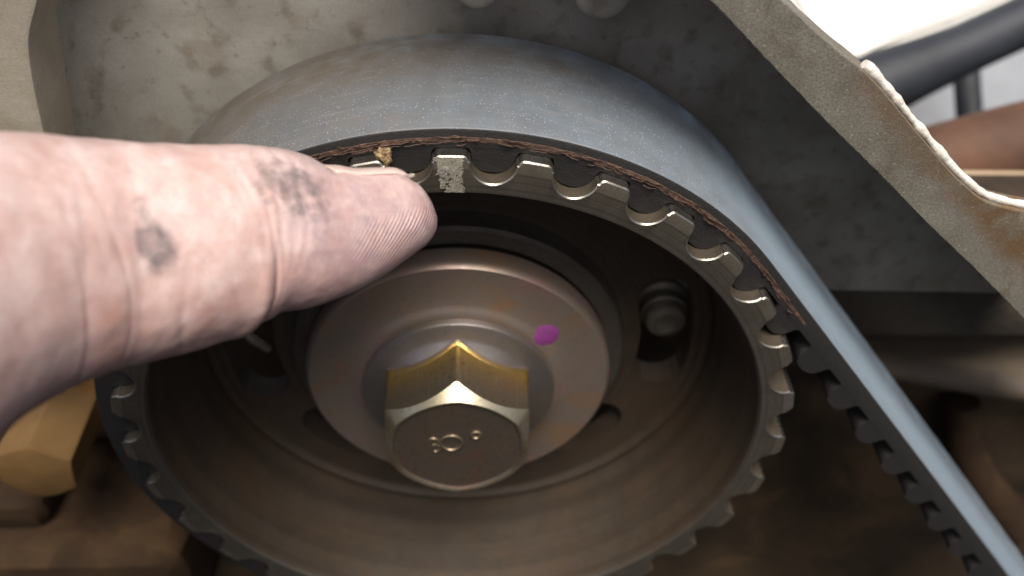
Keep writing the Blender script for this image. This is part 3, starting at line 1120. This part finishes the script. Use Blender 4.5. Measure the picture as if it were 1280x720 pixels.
    for a in range(len(qs) - 1):
        for i in range(n):
            j = (i + 1) % n
            f.append((a * n + i, a * n + j, (a + 1) * n + j, (a + 1) * n + i))
    f.append(tuple(range(n)))
    f.append(tuple(reversed(range((len(qs) - 1) * n, len(qs) * n))))
    return V, f, grime, red, pad, filmw


k = NT('grimy_skin')
gr = k.attr('grime').outputs['Fac']
rd = k.attr('redness_shade').outputs['Fac']
pdm = k.attr('pad').outputs['Fac']
n1 = k.noise(0.35, 4, 0.6)
n2 = k.noise(1.6, 5, 0.65)
c = k.mix(k.ramp(n1, [(0.3, 0.0), (0.7, 1.0)]), (0.58, 0.385, 0.345), (0.72, 0.575, 0.55))
c = k.mix(k.math('MULTIPLY', rd, 0.55), c, (0.34, 0.14, 0.105))
c = k.mix(k.ramp(n2, [(0.5, 0.0), (0.75, 0.30)]), c, (0.42, 0.25, 0.22))
film = k.math('MULTIPLY', k.attr('film').outputs['Fac'], k.ramp(k.noise(0.5, 5, 0.65), [(0.3, 0.15), (0.65, 0.75)]))
c = k.mix(film, c, (0.31, 0.215, 0.24))
gn = k.noise(1.1, 6, 0.7, 0.5)
gm = k.math('MULTIPLY', k.ramp(k.math('ADD', gr, k.math('MULTIPLY', k.math('SUBTRACT', gn, 0.5), 1.3)), [(0.12, 0.0), (0.95, 1.0)]), k.ramp(gr, [(0.02, 0.0), (0.30, 0.85)]))
c = k.mix(gm, c, k.mix(n2, (0.065, 0.056, 0.058), (0.19, 0.17, 0.172)))
sp2 = k.math('MULTIPLY', k.ramp(k.voro(1.7), [(0.05, 1.0), (0.10, 0.0)]), k.ramp(k.noise(0.5, 2), [(0.5, 0.0), (0.6, 0.5)]))
c = k.mix(sp2, c, (0.85, 0.80, 0.76))
cells = k.voro(3.4, 'DISTANCE_TO_EDGE')
lines = k.ramp(cells, [(0.0, 1.0), (0.08, 0.0)])
c = k.mix(k.math('MULTIPLY', lines, 0.16), c, (0.25, 0.16, 0.15))
wv = k.t.nodes.new('ShaderNodeTexWave')
wv.wave_type = 'BANDS'
wv.bands_direction = 'DIAGONAL'
wv.inputs['Scale'].default_value = 1.2
wv.inputs['Distortion'].default_value = 3.2
wv.inputs['Detail'].default_value = 1.0
wv.inputs['Detail Scale'].default_value = 0.4
k.link(k.stretch((1.0, 0.35, -1.3)), wv.inputs['Vector'])
ridge = k.math('MULTIPLY', wv.outputs['Fac'], pdm)
c = k.mix(k.math('MULTIPLY', k.math('SUBTRACT', pdm, ridge), 0.22), c, (0.22, 0.13, 0.12))
k.setp(Base_Color=c, Roughness=0.33, Subsurface_Weight=0.25, Subsurface_Scale=1.0 * S)
k.b.inputs['Subsurface Radius'].default_value = (1.0, 0.4, 0.25)
b1 = k.bump(lines, 0.10, -0.5)
b2 = k.bump(ridge, 0.10, 0.65, b1)
b3 = k.bump(n2, 0.08, 0.5, b2)
k.setp(Normal=b3)
M_SKIN = k.m

hand = thing('person', 'bare hand with one grease-stained finger pointing at the pulley teeth', 'hand', (-38, -28, 32))
V, Fc, gA, rA, pA, fA = finger_geo()
fo = part('finger', (V, Fc), M_SKIN, hand, angle=180)
for nm, arr in (('grime', gA), ('redness_shade', rA), ('pad', pA), ('film', fA)):
    at = fo.data.attributes.new(nm, 'FLOAT', 'POINT')
    at.data.foreach_set('value', np.array(arr, dtype=np.float32))


def nail_geo():
    loops = []
    us = np.linspace(409, 536, 48)
    for u in us:
        q = min(u, 526)
        i = int(np.argmin(abs(qs - q)))
        T, U, W = finger_frame(i)
        r = float(np.interp(q, qs, FR))
        ce = np.array([np.interp(q, qs, FC[:, kx]) for kx in range(3)])
        r = max(r, 2.3)
        ext = max(0.0, u - 526) / 22.0
        ring = []
        grow = float(smoothstep(405, 440, np.array(u)))
        lim = 46 * math.sqrt(max(0.02, 1 - (max(0, 430 - u) / 18) ** 2)) * (1 - 0.22 * float(smoothstep(515, 534, np.array(u))))
        for a in np.linspace(-lim, lim, 25):
            t = RAD(-13 + a)
            edge = abs(a) / 46
            chip = 0.25 * fbm((a * 0.08, 2, u * 0.02), 2.0, 3) * (u > 528)
            h = 0.32 * grow - 0.14 * edge ** 4
            kk = (abs(math.cos(t)) ** 2.25 + abs(math.sin(t)) ** 2.25) ** (-1 / 2.25)
            p = ce + (U * math.cos(t) + W * math.sin(t)) * (r * kk + h) + T * (ext + chip)
            ring.append(p)
        loops.append(ring)
    v = [tuple(p) for l in loops for p in l]
    n = 25
    f = []
    for a in range(len(loops) - 1):
        for i in range(n - 1):
            f.append((a * n + i, a * n + i + 1, (a + 1) * n + i + 1, (a + 1) * n + i))
    return v, f


k = NT('finger_nail')
n1 = k.noise(0.8, 4, 0.6)
c = k.mix(n1, (0.68, 0.54, 0.49), (0.56, 0.43, 0.39))
c = k.mix(k.attr('free_edge').outputs['Fac'], c, k.mix(k.noise(1.5, 4), (0.55, 0.50, 0.46), (0.20, 0.17, 0.15)))
k.setp(Base_Color=c, Roughness=0.3, Subsurface_Weight=0.2, Subsurface_Scale=0.6 * S, Normal=k.bump(k.noise(3, 3, 0.5, 0, k.stretch((0.15, 1.5, 1.5))), 0.05, 0.5))
nl = part('nail', nail_geo(), k.m, fo, angle=180)
nl.data.attributes.new('free_edge', 'FLOAT', 'POINT').data.foreach_set('value', np.repeat(smoothstep(522, 530, np.linspace(409, 536, 48)), 25).astype(np.float32))
sm = nl.modifiers.new('thickness', 'SOLIDIFY')
sm.thickness = 0.28 * S
sm.offset = -1

# ------------------------------------------------------------------ blurred things beyond the flange
def slab(pts, thick, bev=1.0):
    """flat piece with a drawn outline and real thickness, extruded away along its own normal"""
    bm = bmesh.new()
    vs = [bm.verts.new(p) for p in pts]
    f = bm.faces.new(vs)
    f.normal_update()
    n = f.normal.copy()
    if n.dot(Vector((0, -0.75, 0.66))) < 0:
        n = -n
    r = bmesh.ops.extrude_face_region(bm, geom=[f])
    for e in r['geom']:
        if isinstance(e, bmesh.types.BMVert):
            e.co -= n * thick
    bmesh.ops.bevel(bm, geom=bm.edges[:], offset=bev, segments=3, affect='EDGES')
    bm.verts.index_update()
    g = [tuple(v.co) for v in bm.verts], [tuple(v.index for v in f.verts) for f in bm.faces]
    bm.free()
    return g


def simple(name, a, b, rough=0.5, sc=0.05, metallic=0.0):
    k = NT(name)
    k.setp(Base_Color=k.mix(k.ramp(k.noise(sc, 4), [(0.35, 0.0), (0.65, 1.0)]), a, b), Roughness=rough, Metallic=metallic, Normal=k.bump(k.noise(sc * 8), 0.3, 0.4))
    return k.m


def single(name, geo, mat, origin, label, cat):
    o = mesh_obj(name, geo[0], geo[1], mat, origin=origin)
    tag(o, label, cat)
    return o


single('body_panel', slab([(52, 166, 14), (76.9, 145.0, -9.4), (85.5, 134.0, -21.4), (94.2, 133.4, -21.6), (102.8, 136.1, -18.1), (116.2, 138.9, -14.2), (131.6, 142.9, -8.7), (150, 151, 2), (150, 185, 42), (60, 185, 42)], 4, 1.5),
       simple('white_paint', (0.82, 0.80, 0.76), (0.78, 0.76, 0.71), 0.35), (95, 140, -20), 'blurred white body panel at the upper right corner', 'body panel')
single('rubber_hose', tube([(66, 98, -18.5), (76.3, 101.0, -14.6), (86.3, 103.6, -11), (94.7, 105.5, -7.9), (103.0, 107.3, -5.0), (116.4, 110.8, 0.2), (135, 116, 7)], [5.5, 7.0, 7.2, 6.2, 5.4, 5.4, 6], 28),
       simple('blue_black_rubber', (0.016, 0.019, 0.026), (0.026, 0.031, 0.041), 0.6), (92, 111, -22), 'thick dark hose passing under the white panel', 'hose')
single('inner_wing', slab([(60, 265, -20), (300, 262, -16), (300, 150, -144), (60, 155, -148)], 5, 1),
       simple('grey_blue_paint', (0.26, 0.28, 0.31), (0.17, 0.18, 0.20), 0.5, 0.03), (180, 210, -140), 'pale grey blue inner wing far behind the flange', 'body panel')
single('strut', tube([(124.6, 142, -25), (125.0, 139, -29), (125.6, 132.1, -36.5), (126, 118, -52)], 3.2, 20),
       simple('black_paint', (0.03, 0.033, 0.04), (0.05, 0.055, 0.06), 0.5), (125, 135, -40), 'dark upright strut between the hose and the rusty arm', 'strut')
single('rusty_arm', tube([(68, 66, -9), (80.6, 67, -6.6), (92, 68.5, -4.4), (104, 70, -2.2), (130, 73, 3)], [5.5, 6.5, 7, 7.4, 8], 28),
       simple('rust', (0.12, 0.055, 0.030), (0.065, 0.032, 0.019), 0.75, 0.08), (85, 67, -13), 'blurred rusty brown arm beyond the flange on the right', 'suspension arm')
single('subframe_ledge', box((62, 36, -14), (140, 62, -3.5), 2),
       simple('tan_dust', (0.55, 0.44, 0.31), (0.40, 0.29, 0.18), 0.7, 0.06), (100, 49, -14), 'dusty tan ledge under the rusty arm at the right edge', 'ledge')

for o in SC.objects:
    if '_o' in o.keys():
        del o['_o']
